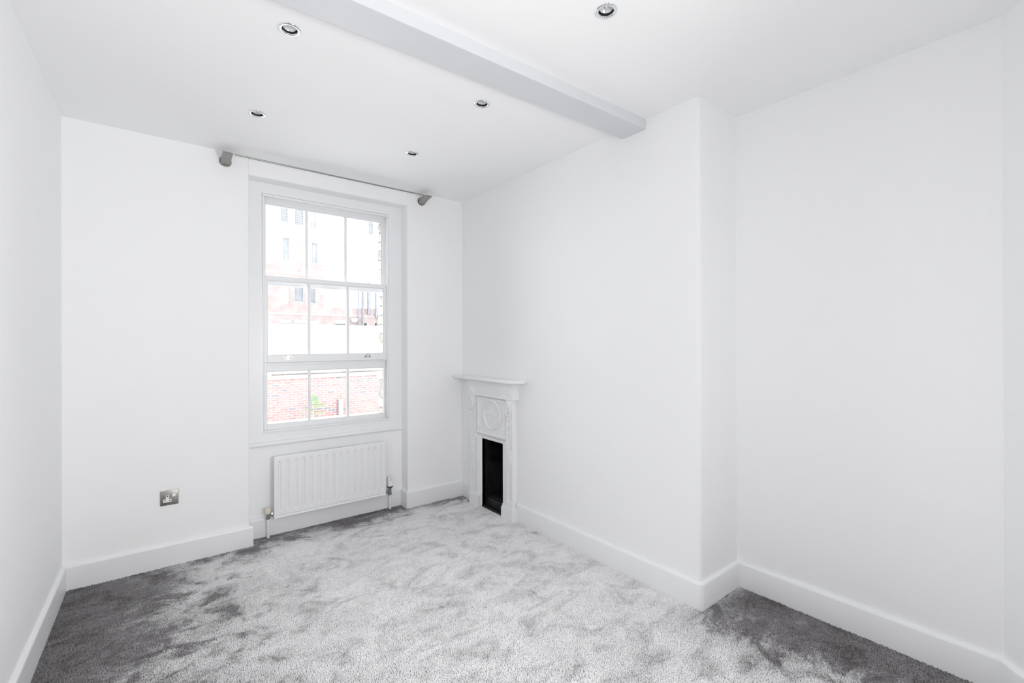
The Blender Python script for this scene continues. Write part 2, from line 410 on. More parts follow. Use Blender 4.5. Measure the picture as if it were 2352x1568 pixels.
# base cloth, cut to the room outline
outline = [(lx(-1.48)+.019, -1.48), (-L+.019, D-.019), (AX0+.019, D-.019), (AX0+.019, AY-.019), (AX1-.019, AY-.019), (AX1-.019, D-.019),
           (R-.019, D-.019), (R-.019, 3.225), (R-.062, 3.225), (R-.062, 3.08), (R-.012, 3.04), (R-.012, 2.75), (R-.062, 2.735), (R-.062, 2.608), (R-.019, 2.608),
           (R-.019, YC-.019), (R2-.019, YC-.019), (R2-.019, YE), (1.36, -.79), (1.34, -1.48)]
b = B(); b.plan(outline, .0005, .006)
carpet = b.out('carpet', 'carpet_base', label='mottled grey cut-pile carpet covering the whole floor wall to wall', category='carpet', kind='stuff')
# pile points
def inside(px_, py_, poly):
    r_ = np.zeros(len(px_), bool); j = len(poly)-1
    for i in range(len(poly)):
        xi, yi = poly[i]; xj, yj = poly[j]
        c = ((yi > py_) != (yj > py_)) & (px_ < (xj-xi)*(py_-yi)/(yj-yi+1e-12)+xi); r_ ^= c; j = i
    return r_
sp_ = .0040
gx, gy = np.meshgrid(np.arange(-.5, 2.5, sp_), np.arange(-.9, 3.48, sp_)); gx = gx.ravel(); gy = gy.ravel()
gx = gx+rng.uniform(-.5, .5, len(gx))*sp_*1.1; gy = gy+rng.uniform(-.5, .5, len(gy))*sp_*1.1
k = inside(gx, gy, outline) & (gx*math.sin(yaw)+gy*math.cos(yaw) > 1.25)
gx, gy = gx[k], gy[k]; NP = len(gx)
lean = (vnoise(gx, gy*1.7, 2.2, 3)-.5)*1.1+(vnoise(gx, gy*1.5, 7, 4)-.5)*.9
lang = vnoise(gx, gy, 1.3, 5)*5
rotv = np.stack([lean*np.cos(lang)+rng.normal(0, .30, NP), lean*np.sin(lang)+rng.normal(0, .28, NP), rng.uniform(0, 6.28, NP)], 1)
hts = .85+.35*vnoise(gx, gy, 9, 6)+rng.uniform(-.22, .22, NP)
pm = bpy.data.meshes.new('carpet_pile'); pm.vertices.add(NP)
pm.vertices.foreach_set('co', np.stack([gx, gy, np.full(NP, .005)], 1).astype(np.float32).ravel())
a = pm.attributes.new('rot', 'FLOAT_VECTOR', 'POINT'); a.data.foreach_set('vector', rotv.astype(np.float32).ravel())
a = pm.attributes.new('hgt', 'FLOAT', 'POINT'); a.data.foreach_set('value', hts.astype(np.float32))
pile = bpy.data.objects.new('pile', pm); COL.objects.link(pile); pile.parent = carpet; pile['kind'] = 'stuff'
tb = bmesh.new(); rr = [(.0018, 0), (.0027, .0035), (.0025, .0060)]; rings = [[tb.verts.new((r_*math.cos(i*2.094), r_*math.sin(i*2.094), h)) for i in range(3)] for r_, h in rr]
top = tb.verts.new((0, 0, .0078))
for q0, q1 in zip(rings, rings[1:]):
    for i in range(3): tb.faces.new((q0[i], q0[(i+1) % 3], q1[(i+1) % 3], q1[i]))
for i in range(3): tb.faces.new((rings[-1][i], rings[-1][(i+1) % 3], top))
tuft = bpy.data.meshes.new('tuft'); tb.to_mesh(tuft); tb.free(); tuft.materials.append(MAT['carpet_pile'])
tuft.polygons.foreach_set('use_smooth', [True]*len(tuft.polygons))
ng = bpy.data.node_groups.new('pile_nodes', 'GeometryNodeTree')
ng.interface.new_socket('Geometry', in_out='INPUT', socket_type='NodeSocketGeometry'); ng.interface.new_socket('Geometry', in_out='OUTPUT', socket_type='NodeSocketGeometry')
gi = ng.nodes.new('NodeGroupInput'); go = ng.nodes.new('NodeGroupOutput'); iop = ng.nodes.new('GeometryNodeInstanceOnPoints')
ro = ng.nodes.new('GeometryNodeInputNamedAttribute'); ro.data_type = 'FLOAT_VECTOR'; ro.inputs['Name'].default_value = 'rot'
hg = ng.nodes.new('GeometryNodeInputNamedAttribute'); hg.data_type = 'FLOAT'; hg.inputs['Name'].default_value = 'hgt'
mt = ng.nodes.new('GeometryNodeMeshCone'); 
# tuft geometry is read from a mesh object kept as the instance source inside the group
src = bpy.data.objects.new('tuft_source', tuft)
oi = ng.nodes.new('GeometryNodeObjectInfo'); oi.inputs['Object'].default_value = src; ng.nodes.remove(mt)
cx = ng.nodes.new('ShaderNodeCombineXYZ')
e2r = ng.nodes.new('FunctionNodeEulerToRotation')
ng.links.new(gi.outputs[0], iop.inputs['Points']); ng.links.new(oi.outputs['Geometry'], iop.inputs['Instance'])
ng.links.new(ro.outputs['Attribute'], e2r.inputs[0]); ng.links.new(e2r.outputs[0], iop.inputs['Rotation'])
for i in range(3): ng.links.new(hg.outputs['Attribute'], cx.inputs[i])
ng.links.new(cx.outputs[0], iop.inputs['Scale']); ng.links.new(iop.outputs[0], go.inputs[0])
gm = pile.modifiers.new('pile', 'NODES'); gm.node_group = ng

# ================================================================== RADIATOR
rx0, rx1, rz0, rz1, ry = .648, 1.430, .132, .547, 3.398
radi = thing('radiator', ((rx0+rx1)/2, AY, 0), label='white single-panel radiator with vertical grooves on the wall under the window', category='radiator')
bm = bmesh.new()
NX, NZ = 250, 56
pitch = (rx1-rx0)/15.35
def depth(x, z):
    d = 0
    k = (x-rx0)/pitch-.17; i = math.floor(k); c = (k-i-.5)*pitch
    if 0 <= i < 15:
        top_, bot = rz1-.030, rz0+.046
        hw = .0115; r_ = abs(c)
        if z > top_-hw: r_ = math.hypot(c, z-(top_-hw))
        if z < bot+hw: r_ = math.hypot(c, z-(bot+hw))
        if top_ > z > bot and r_ < hw: d = .0085*min(1, (.5+.5*math.cos(math.pi*r_/hw))*1.35)
    zz = z-(rz0+.017)
    if abs(zz) < .005 and rx0+.008 < x < rx1-.008: d += .003*(.5+.5*math.cos(math.pi*zz/.005))
    e = min(x-rx0, rx1-x, z-rz0, rz1-z)
    if e < .006: d += .006*(1-math.sqrt(max(0, 1-((.006-e)/.006)**2)))
    return d
zs = sorted(set([rz0+(rz1-rz0)*j/NZ for j in range(NZ+1)]+[rz0+.012+.0012*j for j in range(9)]+[rz0+.0015*j for j in range(5)]+[rz1-.0015*j for j in range(5)]))
xs = sorted(set([rx0+(rx1-rx0)*i/NX for i in range(NX+1)]+[rx0+.0015*j for j in range(4)]+[rx1-.0015*j for j in range(4)]))
grid = [[bm.verts.new((x, ry+depth(x, z), z)) for x in xs] for z in zs]
for j in range(len(zs)-1):
    for i in range(len(xs)-1): bm.faces.new((grid[j][i], grid[j][i+1], grid[j+1][i+1], grid[j+1][i]))
be = [e for e in bm.edges if e.is_boundary]
ex = bmesh.ops.extrude_edge_only(bm, edges=be)
for v in [q for q in ex['geom'] if isinstance(q, bmesh.types.BMVert)]: v.co.y = ry+.017
bmesh.ops.contextual_create(bm, geom=[e for e in bm.edges if e.is_boundary])
b = B(); b.bm.free(); b.bm = bm; b.out('panel', 'radiator_enamel', radi, smooth=True, angle=50)
for bx_ in (rx0+.165, rx1-.165):
    b = B(); b.box(bx_-.015, bx_+.015, ry+.016, AY-.0005, .2, .5); b.out('wall_bracket', 'radiator_enamel', radi)
yv = 3.425
b = B(); b.cyl((.617, yv, 0), (.617, yv, .137), .0085, 18); b.cyl((.617, yv, .13), (.617, yv, .139), .0105, 18); b.out('pipe', 'radiator_enamel', radi, smooth=True)
b = B(); b.lathe([(.010, .134), (.0135, .138), (.0135, .149), (.0105, .152), (.0105, .178)], 20, Matrix.Translation((.617, yv, 0)))
b.cyl((.617, yv, .163), (.650, yv, .163), .0065, 14)
v1 = b.out('lockshield_valve', 'valve_metal', radi, smooth=True)
B().lathe([(.0165, .172), (.0185, .180), (.0185, .205), (.0165, .2095), (.008, .211)], 24, Matrix.Translation((.615, yv, 0))).out('valve_cap', 'cream_plastic', v1, smooth=True)
b = B(); b.cyl((.6335, yv, .163), (.6445, yv, .163), .0150, 6); b.out('coupling_nut', 'chrome', v1)
xr = 1.470
b = B(); b.cyl((xr, yv, 0), (xr, yv, .125), .0085, 18); b.out('pipe', 'radiator_enamel', radi, smooth=True)
b = B(); b.lathe([(.011, .122), (.0145, .126), (.0145, .138), (.0115, .141), (.0115, .172), (.0165, .176), (.0165, .186)], 20, Matrix.Translation((xr, yv, 0)))
b.cyl((1.428, yv, .152), (xr, yv, .152), .0065, 14); b.cyl((1.434, yv, .152), (1.447, yv, .152), .0145, 6)
v2 = b.out('thermostatic_valve', 'valve_metal', radi, smooth=True)
B().lathe([(.021, .183), (.0225, .186), (.0225, .190), (.021, .191)], 28, Matrix.Translation((xr, yv, 0))).out('collar', 'dark_cavity', v2, smooth=True)
b = B(); b.lathe([(.019, .190), (.0225, .193), (.0225, .213), (.0205, .224), (.0195, .228), (.0195, .256), (.0175, .260), (.006, .261)], 28, Matrix.Translation((xr, yv, 0)))
b.out('valve_head', 'white_plastic', v2, smooth=True)
b = B(); b.box(xr-.004, xr+.001, yv-.0205, yv-.0185, .234, .257); b.out('index_mark', 'grey_plastic', v2)

# ================================================================== SOCKET
sxa, sxb, sza, szb = .0435, .1305, .3625, .4490
sock = thing('power_socket', (.087, D, .4057), label='brushed metal single wall socket with white rocker switch low on the far wall', category='socket')
b = B(); b.box(sxa, sxb, D-.0065, D+.002, sza, szb, .003, 3); b.out('face_plate', 'satin_nickel', sock, smooth=True)
def fx(u): return sxa+u*(sxb-sxa)
def fz(v): return szb-v*(szb-sza)
b = B(); b.prism(rounded([(fx(.16), fz(.78)), (fx(.62), fz(.78)), (fx(.62), fz(.575)), (fx(.475), fz(.575)), (fx(.475), fz(.29)), (fx(.305), fz(.29)), (fx(.305), fz(.575)), (fx(.16), fz(.575))], .002, 3),
                 D-.0082, D-.006, lambda p, t: (p[0], t, p[1])); b.out('socket_insert', 'white_plastic', sock)
for (u, v, w_, h_) in ((.39, .37, .055, .09), (.245, .665, .085, .05), (.53, .665, .085, .05)):
    B().box(fx(u)-w_*.0435, fx(u)+w_*.0435, D-.0086, D-.0075, fz(v)-h_*.0435, fz(v)+h_*.0435).out('pin_slot', 'dark_cavity', sock)
b = B(); b.prism([(D-.006, fz(.10)), (D-.0115, fz(.105)), (D-.0085, fz(.30)), (D-.010, fz(.44)), (D-.006, fz(.45))], fx(.665), fx(.84), lambda p, t: (t, p[0], p[1])); b.out('rocker_switch', 'white_plastic', sock)
for u, v in ((.10, .5), (.90, .5)):
    B().cyl((fx(u), D-.0065, fz(v)), (fx(u), D-.0074, fz(v)), .0021, 14).out('screw', 'satin_nickel', sock)

# ================================================================== DOWNLIGHTS
LB = ['recessed chrome downlight nearest the left wall, close to the ceiling beam', 'recessed chrome downlight above the left end of the curtain pole',
      'recessed chrome downlight between the beam and the fireplace wall', 'recessed chrome downlight above the right end of the curtain pole',
      'recessed chrome downlight on the camera side of the ceiling beam']
def downlight(x, y, label, tilt):
    t = thing('downlight', (x, y, H), label=label, category='light', group='recessed chrome downlights')
    M = Matrix.Translation((x, y, H))
    B().lathe([(.0405, .0005), (.0405, -.0015), (.0385, -.0040), (.0340, -.0052), (.0285, -.0046), (.0268, -.0030), (.0264, -.0008), (.0270, .0005), (.0300, .0010)], 56, M, cap=False).out('trim_ring', 'chrome', t, smooth=True, angle=60)
    B().lathe([(.0268, .0004), (.0268, .016), (.0300, .018), (.0300, .060), (.001, .060)], 40, M, cap=False).out('can', 'dark_cavity', t)
    Mt = M @ Matrix.Translation((0, 0, .0085)) @ tilt
    lamp = B().lathe([(.0243, .004), (.0243, -.001), (.0236, -.0022), (.0215, -.0022), (.0195, .0002), (.0150, .0065), (.009, .010), (.0005, .0105)], 40, Mt, cap=False).out('lamp', 'lamp_glass', t, smooth=True, angle=50)
    B().lathe([(.0065, .012), (.0065, .003), (.0045, .0005), (.0005, 0)], 20, Mt, cap=False).out('capsule', 'lamp_glass', lamp, smooth=True)
    B().cyl(Mt @ Vector((0, 0, .012)), Mt @ Vector((0, 0, .045)), .014, 20).out('lamp_body', 'grey_plastic', lamp)
for (x, y), lb in zip(LIGHTS, LB):
    downlight(x, y, lb, Matrix.Rotation(rad(random.uniform(-4, 4)), 4, 'X'))

# ================================================================== CURTAIN POLE
pole = thing('curtain_pole', (1.04, D, 2.437), label='thin steel curtain pole on two brackets above the window', category='curtain pole')
PY, PZ = 3.248, 2.4515
B().cyl((.345, PY, PZ), (1.742, PY, PZ), .0048, 14).out('rod', 'pole_steel', pole, smooth=True)
for xc, sl in ((.371, 1), (1.7155, 0)):
    M = Matrix.Translation((xc, D+.001, 2.4375)) @ Matrix.Rotation(rad(90), 4, 'X')
    br_ = B().lathe([(.034, -.001), (.034, .003), (.0325, .005), (.001, .005)], 40, M).out('wall_disc', 'pole_steel', pole, smooth=True)
    b = B(); b.sweepx([(D, 2.4560), (PY-.008, 2.4560), (PY-.008, 2.4450), (3.300, 2.4370), (D, 2.4130)], xc-.026, xc+.026)
    b.out('bracket', 'pole_steel', pole)
    b = B(); b.cyl((xc-.030, PY, PZ), (xc+.034, PY, PZ), .0068, 18); b.out('rod_sleeve', 'chrome', pole, smooth=True)

# ================================================================== FIREPLACE  (u along the wall, w out from it)
fire = thing('fireplace', (R, 2.893, 0), label='small white cast iron fireplace with moulded surround and black hearth opening', category='fireplace')
def fb(bb, u0, u1, w0, w1, z0, z1, bev=.0015): return bb.box(R-w1, R-w0, u0, u1, z0, z1, bev, 2)
UC = 2.893
def sym(k): return (UC-k, UC+k)
b = B()     # back casting: side strips and field above the opening
fb(b, 2.622, 2.757, 0, .030, 0, .985); fb(b, 3.029, 3.168, 0, .030, 0, .985); fb(b, 2.757, 3.029, 0, .030, .555, .985)
b.out('back_casting', 'iron_paint', fire)
for u0, u1, ui in ((2.612, 2.688, 2.740), (3.098, 3.174, 3.046)):
    b = B()                     # pilaster with a sunk panel
    fb(b, u0, u1, .028, .042, .100, .890); fb(b, u0, u0+.013, .040, .052, .10, .89); fb(b, u1-.013, u1, .040, .052, .10, .89)
    fb(b, u0+.011, u1-.011, .040, .052, .10, .150); fb(b, u0+.011, u1-.011, .040, .052, .69, .89); fb(b, u0+.024, u1-.024, .040, .047, .165, .68)
    fb(b, u0+.013, u1-.013, .040, .049, .365, .52)
    b.out('pilaster', 'iron_paint', fire)
    lo, hi = min(u0, ui), max(u1, ui)
    b = B(); fb(b, lo-.006, hi, 0, .062, 0, .094, .003); fb(b, lo-.002, hi-.002, 0, .058, .094, .106, .004)
    b.out('plinth_block', 'iron_paint', fire)
    uc = (u0+u1)/2
    b = B()                     # oval rosette
    Mr = Matrix.Translation((R-.046, uc, .447)) @ Matrix.Rotation(rad(-90), 4, 'Y') @ Matrix.Scale(1.35, 4, (1, 0, 0))
    b.lathe([(.034, 0), (.034, .007), (.030, .010), (.026, .007), (.021, .007), (.018, .011), (.014, .011), (.011, .007), (.008, .013), (.001, .014)], 28, Mr, cap=False)
    for k in range(10):
        a_ = k*.628; b.ball((R-.055, uc+.0235*math.cos(a_), .447+.0235*1.35*math.sin(a_)), .004, .0045, .0058, 8, 6)
    b.ball((R-.050, uc, .500), .007, .014, .012, 10, 6); b.ball((R-.050, uc, .392), .008, .010, .013, 10, 6)
    b.out('rosette', 'iron_paint', fire, smooth=True, angle=50)
    b = B()                     # scrolled leaf corbel
    b.ball((R-.052, uc, .845), .014, .028, .030, 16, 10)
    sc = [(R-.060-.004*math.sin(t*.5), uc+.006+.018*(1-t/9)*math.cos(t), .852+.018*(1-t/9)*math.sin(t)) for t in np.linspace(0, 8.2, 26)]
    b.tube(sc, [.0058*(1-i/40) for i in range(26)], 7)
    for i, (du, z, ru, rz_, tw) in enumerate([(-.014, .815, .010, .022, .5), (.012, .808, .011, .020, -.5), (-.012, .780, .011, .018, .4), (.010, .776, .012, .018, -.6),
                                       (-.004, .752, .015, .016, 0), (.012, .745, .009, .014, -.5), (-.010, .735, .009, .013, .6), (.002, .722, .010, .014, 0), (.004, .702, .009, .009, 0)]):
        b.ball((R-.054+.0006*i, uc+du, z), .011-.0004*i, ru, rz_, 10, 7, Matrix.Rotation(tw, 3, 'X'))
    b.tube([(R-.062, uc-.024, .862), (R-.063, uc-.027, .83), (R-.062, uc-.022, .80), (R-.060, uc-.026, .775), (R-.058, uc-.017, .75), (R-.055, uc-.010, .73)], [.004, .005, .005, .0045, .004, .003], 7)
    b.tube([(R-.062, uc+.020, .825), (R-.064, uc+.026, .80), (R-.062, uc+.018, .775), (R-.060, uc+.022, .755), (R-.056, uc+.010, .728)], [.005, .006, .005, .004, .003], 7)
    b.out('corbel', 'iron_paint', fire, smooth=True, angle=60)
# frieze, end blocks with raised pyramids
b = B(); fb(b, 2.600, 3.186, 0, .052, .900, .975); fb(b, 2.596, 3.190, 0, .060, .886, .902, .004); fb(b, 2.675, 3.11, .050, .0535, .915, .960, .001)
for k in range(60):
    u = 2.69+random.random()*.41; z = .919+random.random()*.037; b.ball((R-.0535, u, z), .0024, .0055, .0038, 6, 4)
b.out('frieze', 'iron_paint', fire)
for u0, u1 in ((2.592, 2.680), (3.106, 3.194)):
    b = B(); fb(b, u0, u1, .03, .060, .900, .978)
    c0, c1, z0, z1 = u0+.014, u1-.014, .912, .962; uc, zc = (u0+u1)/2, .948
    q = [b.bm.verts.new(p) for p in ((R-.060, c0, z0), (R-.060, c1, z0), (R-.060, c1, z1), (R-.060, c0, z1))]; tp = [b.bm.verts.new((R-.074, uc-.004, zc)), b.bm.verts.new((R-.074, uc+.004, zc))]
    b.bm.faces.new((q[0], q[1], tp[1], tp[0])); b.bm.faces.new((q[2], q[3], tp[0], tp[1])); b.bm.faces.new((q[1], q[2], tp[1])); b.bm.faces.new((q[3], q[0], tp[0]))
    b.out('frieze_block', 'iron_paint', fire)
# cavetto under the shelf
cav = [(.0, .972)]+[(.058+.052*(1-math.cos(a_)), .975+.040*math.sin(a_)) for a_ in np.linspace(0, math.pi/2, 8)]+[(0, 1.015)]
b = B()
rings = []
for (w, z) in cav:
    e = max(0, w-.058)
    rings.append([b.bm.verts.new(p) for p in ((R, 2.596-e*.8, z), (R-w, 2.596-e*.8, z), (R-w, 3.192+e*.8, z), (R, 3.192+e*.8, z))])
for r0, r1 in zip(rings, rings[1:]):
    for i in range(4): b.bm.faces.new((r0[i], r0[(i+1) % 4], r1[(i+1) % 4], r1[i]))
b.bm.faces.new(rings[0]); b.bm.faces.new(rings[-1][::-1])
b.out('cavetto_moulding', 'iron_paint', fire, smooth=True, angle=40)
b = B()
shelf = [(R, 2.508), (R-.028, 2.508), (R-.125, 2.560), (R-.125, 3.305), (R-.028, 3.352), (R, 3.352)]
b.plan(shelf, 1.018, 1.030); b.plan([(R-(R-x)*.93, 2.93+(y-2.93)*.985) for x, y in shelf], 1.012, 1.034)
bmesh.ops.bevel(b.bm, geom=[e for e in b.bm.edges], offset=.0018, segments=2, affect='EDGES')
b.out('mantel_shelf', 'iron_paint', fire)
# central field with moulded border and round medallion
b = B()
fb(b, 2.704, 3.082, .028, .036, .612, .880)
b.bm.free(); b.bm = bmesh.new()
for (k, w0, w1) in ((0, .028, .044), (.010, .028, .040), (.018, .028, .036)):
    u0, u1, z0, z1 = 2.704+k, 3.082-k, .618+k, .876-k; t_ = .010
    fb(b, u0, u1, w0, w1, z1-t_, z1); fb(b, u0, u1, w0, w1, z0, z0+t_); fb(b, u0, u0+t_, w0, w1, z0+t_, z1-t_); fb(b, u1-t_, u1, w0, w1, z0+t_, z1-t_)
b.out('panel_moulding', 'iron_paint', fire)
uc, zc = 2.885, .747
Mm = Matrix.Translation((R-.031, uc, zc)) @ Matrix.Rotation(rad(-90), 4, 'Y')
b = B(); b.lathe([(.118, 0), (.117, .006), (.112, .012), (.107, .0135), (.103, .011), (.101, .004), (.100, .002), (.001, .002)], 64, Mm, cap=False)
for i in range(4):               # spandrel wedges in the corners
    su, sz = (1, 1, -1, -1)[i], (1, -1, 1, -1)[i]
    p = [(uc+su*.140, zc+sz*.098), (uc+su*.060, zc+sz*.112), (uc+su*.140, zc+sz*.112)]
    b.prism(p, 0, .006, lambda q_, t: (R-.028-t, q_[0], q_[1]))
med = b.out('medallion', 'iron_paint', fire, smooth=True, angle=45)
b = B()
for k in range(6):
    a_ = rad(90+60*k); cu, cz = uc+.060*math.cos(a_), zc+.060*math.sin(a_)
    ring = [(R-.033, cu+.030*math.cos(t), cz+.030*math.sin(t)) for t in np.linspace(0, 6.2832, 21)[:-1]]
    b.tube(ring, .0032, 6, closed=True)
    for j in range(9):
        t = a_+rad(-100+25*j); b.ball((R-.032, cu+.019*math.cos(t), cz+.019*math.sin(t)), .0035, .0032, .0032, 6, 5)
        t2 = a_+rad(-80+20*j); b.ball((R-.032, cu+.0245*math.cos(t2), cz+.0245*math.sin(t2)), .003, .0022, .0022, 6, 4)
        b.tube([(R-.033, cu+.006*math.cos(t2), cz+.006*math.sin(t2)), (R-.032, cu+.016*math.cos(t2), cz+.016*math.sin(t2))], .0016, 5)
        b.ball((R-.032, uc+.091*math.cos(a_+rad(-26+6.7*j)), zc+.091*math.sin(a_+rad(-26+6.7*j))), .003, .003, .003, 6, 4)
    b.ball((R-.032, uc+.026*math.cos(a_), zc+.026*math.sin(a_)), .004, .009, .009, 8, 6)
b.ball((R-.033, uc, zc), .007, .012, .012, 12, 8)
b.out('flower_relief', 'iron_paint', med, smooth=True, angle=60)
# stepped hood over the opening
b = B()
b.prism([(0, .548), (.024, .548), (.028, .556), (.028, .566), (.050, .592), (.052, .600), (.046, .606), (.046, .616), (.036, .622), (0, .622)], 2.700, 3.086, lambda p, t: (R-p[0], t, p[1]))
b.out('hood_moulding', 'iron_paint', fire)
b = B(); b.prism([(2.690, .030), (2.700, .046), (2.738, .040), (2.757, .030), (2.757, .004), (2.690, .004)], .106, .552, lambda p, t: (R-p[1], p[0], t))
b.prism([(2.740, .0), (2.740, .040), (2.757, .036), (2.757, .0)], 0, .11, lambda p, t: (R-p[1], p[0], t))
b.out('opening_reveal', 'iron_paint', fire)
b = B(); b.prism([(3.096, .030), (3.086, .046), (3.048, .040), (3.029, .030), (3.029, .004), (3.096, .004)], .106, .552, lambda p, t: (R-p[1], p[0], t))
b.prism([(3.046, .0), (3.046, .040), (3.029, .036), (3.029, .0)], 0, .11, lambda p, t: (R-p[1], p[0], t))
b.out('opening_reveal', 'iron_paint', fire)
# firebox
b = B()
b.box(R-.004, R+.320, 2.745, 2.757, 0, .556); b.box(R-.004, R+.320, 3.029, 3.041, 0, .556); b.box(R+.305, R+.330, 2.745, 3.041, 0, .556); b.box(R-.004, R+.320, 2.745, 3.041, .549, .559)
b.out('firebox', 'soot_iron', fire)
b = B()
b.prism([(2.757, .05), (2.757, .30), (2.805, .30)], .09, .34, lambda p, t: (R+p[1], p[0], t))
b.prism([(3.029, .05), (3.029, .30), (2.975, .30)], .09, .34, lambda p, t: (R+p[1], p[0], t))
b.prism([(3.029, .03), (3.029, .30), (2.965, .30), (3.005, .03)], .335, .352, lambda p, t: (R+p[1], p[0], t))
for k in range(7): b.box(R+.285, R+.306, 2.80+k*.026, 2.812+k*.026, .09, .33)
b.out('fire_cheek', 'soot_iron', fire)
b = B(); b.box(R+.012, R+.30, 2.757, 3.029, 0, .080, .004); b.box(R+.030, R+.29, 2.775, 3.012, .078, .092, .003); b.out('grate_bed', 'soot_iron', fire)
b = B(); b.box(R-.036, R+.014, 2.741, 3.045, .0, .016, .004); b.box(R-.034, R-.022, 2.743, 3.043, .012, .022, .003); b.out('hearth_strip', 'soot_iron', fire)

# ================================================================== OUTSIDE
GZ = -1.06
B().box(-40, 60, 3.72, 62, GZ-.2, GZ).out('floor_yard', 'paving', label='pale paved yard outside the window', kind='structure')
# garden wall of single bricks
WY = 15.5
gw = thing('brick_wall', (5, WY, GZ), label='low red brick garden wall with pale coping seen through the lowest panes', category='wall')
NR = 17; zt = .197; rowh = (zt-GZ)/NR; pb = .236
b = B(); b.box(-6, 16, WY+.003, WY+.24, GZ, zt); b.out('mortar', 'mortar', gw)
proto = []
for k in range(7):
    bb = B(); bb.box(-.5, .5, -.5, .5, -.5, .5)
    for v in bb.bm.verts: v.co.x += random.uniform(-.012, .012); v.co.z += random.uniform(-.04, .04)
    o = bb.out('brick', BR[k]); o.parent = gw; proto.append(o)
first = set(); rest = B(); bl = parent_world(gw); cnt = 0
wts = [5, 3, 5, 2, 3, 4, 1.6]
for r_ in range(NR):
    z = GZ+(r_+.5)*rowh
    for c in range(-28, 66):
        x = 3+(c+.5*(r_ % 2))*pb+random.uniform(-.008, .008)
        if not -5.8 < x < 15.8: continue
        k = random.choices(range(7), wts)[0]; wdt = pb-.020-random.uniform(0, .008); hh = rowh-.016; pr = random.uniform(0, .008)
        if 2.72 < x < 6.75:
            if k in first: o = proto[k].copy(); COL.objects.link(o)
            else: o = proto[k]; first.add(k)
            o.location = Vector((x, WY+.05-pr, z))-bl; o.scale = (wdt, .1, hh); cnt += 1
        else:
            rest.box(x-wdt/2, x+wdt/2, WY-pr, WY+.05, z-hh/2, z+hh/2)
for k in range(7):
    if k not in first: bpy.data.objects.remove(proto[k])
rest.out('brickwork', BR[0], gw, kind='stuff')
b = B()
x = -6.0
b.sweepx([(WY-.030, zt+.003), (WY+.27, zt+.003), (WY+.27, zt+.135), (WY-.03, zt+.135)], -6, 16); b.out('coping_band', 'coping_stone', gw)
for k in range(24):
    x0 = -6+k*.92; dz = random.uniform(-.006, .006)
    q = B(); q.box(x0+.006, x0+.914, WY-.045, WY+.29, zt+.137+dz, zt+.165+dz, .006, 1); q.out('coping_slab', 'weathered_slate', gw)
# white site hoarding behind it
HY = 19.0
hd = thing('hoarding', (6, HY, GZ), label='plain white boarded hoarding rising behind the brick garden wall', category='fence')
for k in range(10):
    x0 = -6+k*2.44+.1; q = B(); q.box(x0+.0015, x0+2.4385, HY, HY+.04, GZ, 2.035, .003, 1); q.out('panel', 'hoarding_white', hd)
b = B(); b.box(-6, 18.5, HY+.04, HY+.10, GZ, 1.9); b.out('rail', 'hoarding_white', hd)
# sapling in front of the garden wall
sp0 = Vector((3.98, WY-.35, GZ))
sap = thing('sapling', sp0, label='small green sapling growing in front of the brick garden wall', category='plant')
st_top = sp0+Vector((.03, 0, .40))
B().tube([sp0, sp0+Vector((.02, 0, .2)), st_top], [.028, .02, .012], 7).out('stem', 'stem_brown', sap)
def frond(root, d, n_, ln, lw):
    side = d.cross(Vector((0, 1, 0))).normalized()
    for i in range(n_):
        f = (i+.6)/n_; p = root+d*f
        for s_ in (-1, 1):
            l_ = ln*(1-.55*f); tip = p+side*s_*l_+d.normalized()*l_*.25+Vector((0, -.04, -.02)); wv = d.normalized()*lw
            q = B(); mid_ = (p+tip)/2; th = Vector((0, .006, 0))
            ring = [p, mid_-wv, tip, mid_+wv]
            a0 = [q.bm.verts.new(v) for v in ring]; a1 = [q.bm.verts.new(v+th) for v in ring]
            q.bm.faces.new(a0); q.bm.faces.new(a1[::-1])
            for j in range(4): q.bm.faces.new((a0[j], a0[(j+1) % 4], a1[(j+1) % 4], a1[j]))
            q.out('leaf', 'leaf_green', sap)
frond(st_top, Vector((.0, -.02, .34)), 7, .19, .026)
frond(st_top, Vector((.34, -.02, .06)), 5, .08, .03)
frond(st_top-Vector((0, 0, .12)), Vector((-.32, -.02, .12)), 5, .07, .03)
frond(st_top-Vector((.0, 0, .18)), Vector((.28, -.02, -.02)), 4, .06, .03)
# grey post by the wall
po = thing('post', (4.92, WY-.16, GZ), label='short pale grey post against the garden wall right of the sapling', category='post')
q = B(); q.box(4.85, 4.99, WY-.16, WY-.06, GZ, GZ+.52, .01); q.out('shaft', 'post_white', po)
q = B(); q.box(4.835, 5.005, WY-.18, WY-.04, GZ+.50, GZ+.535, .008); q.out('cap', 'post_white', po)

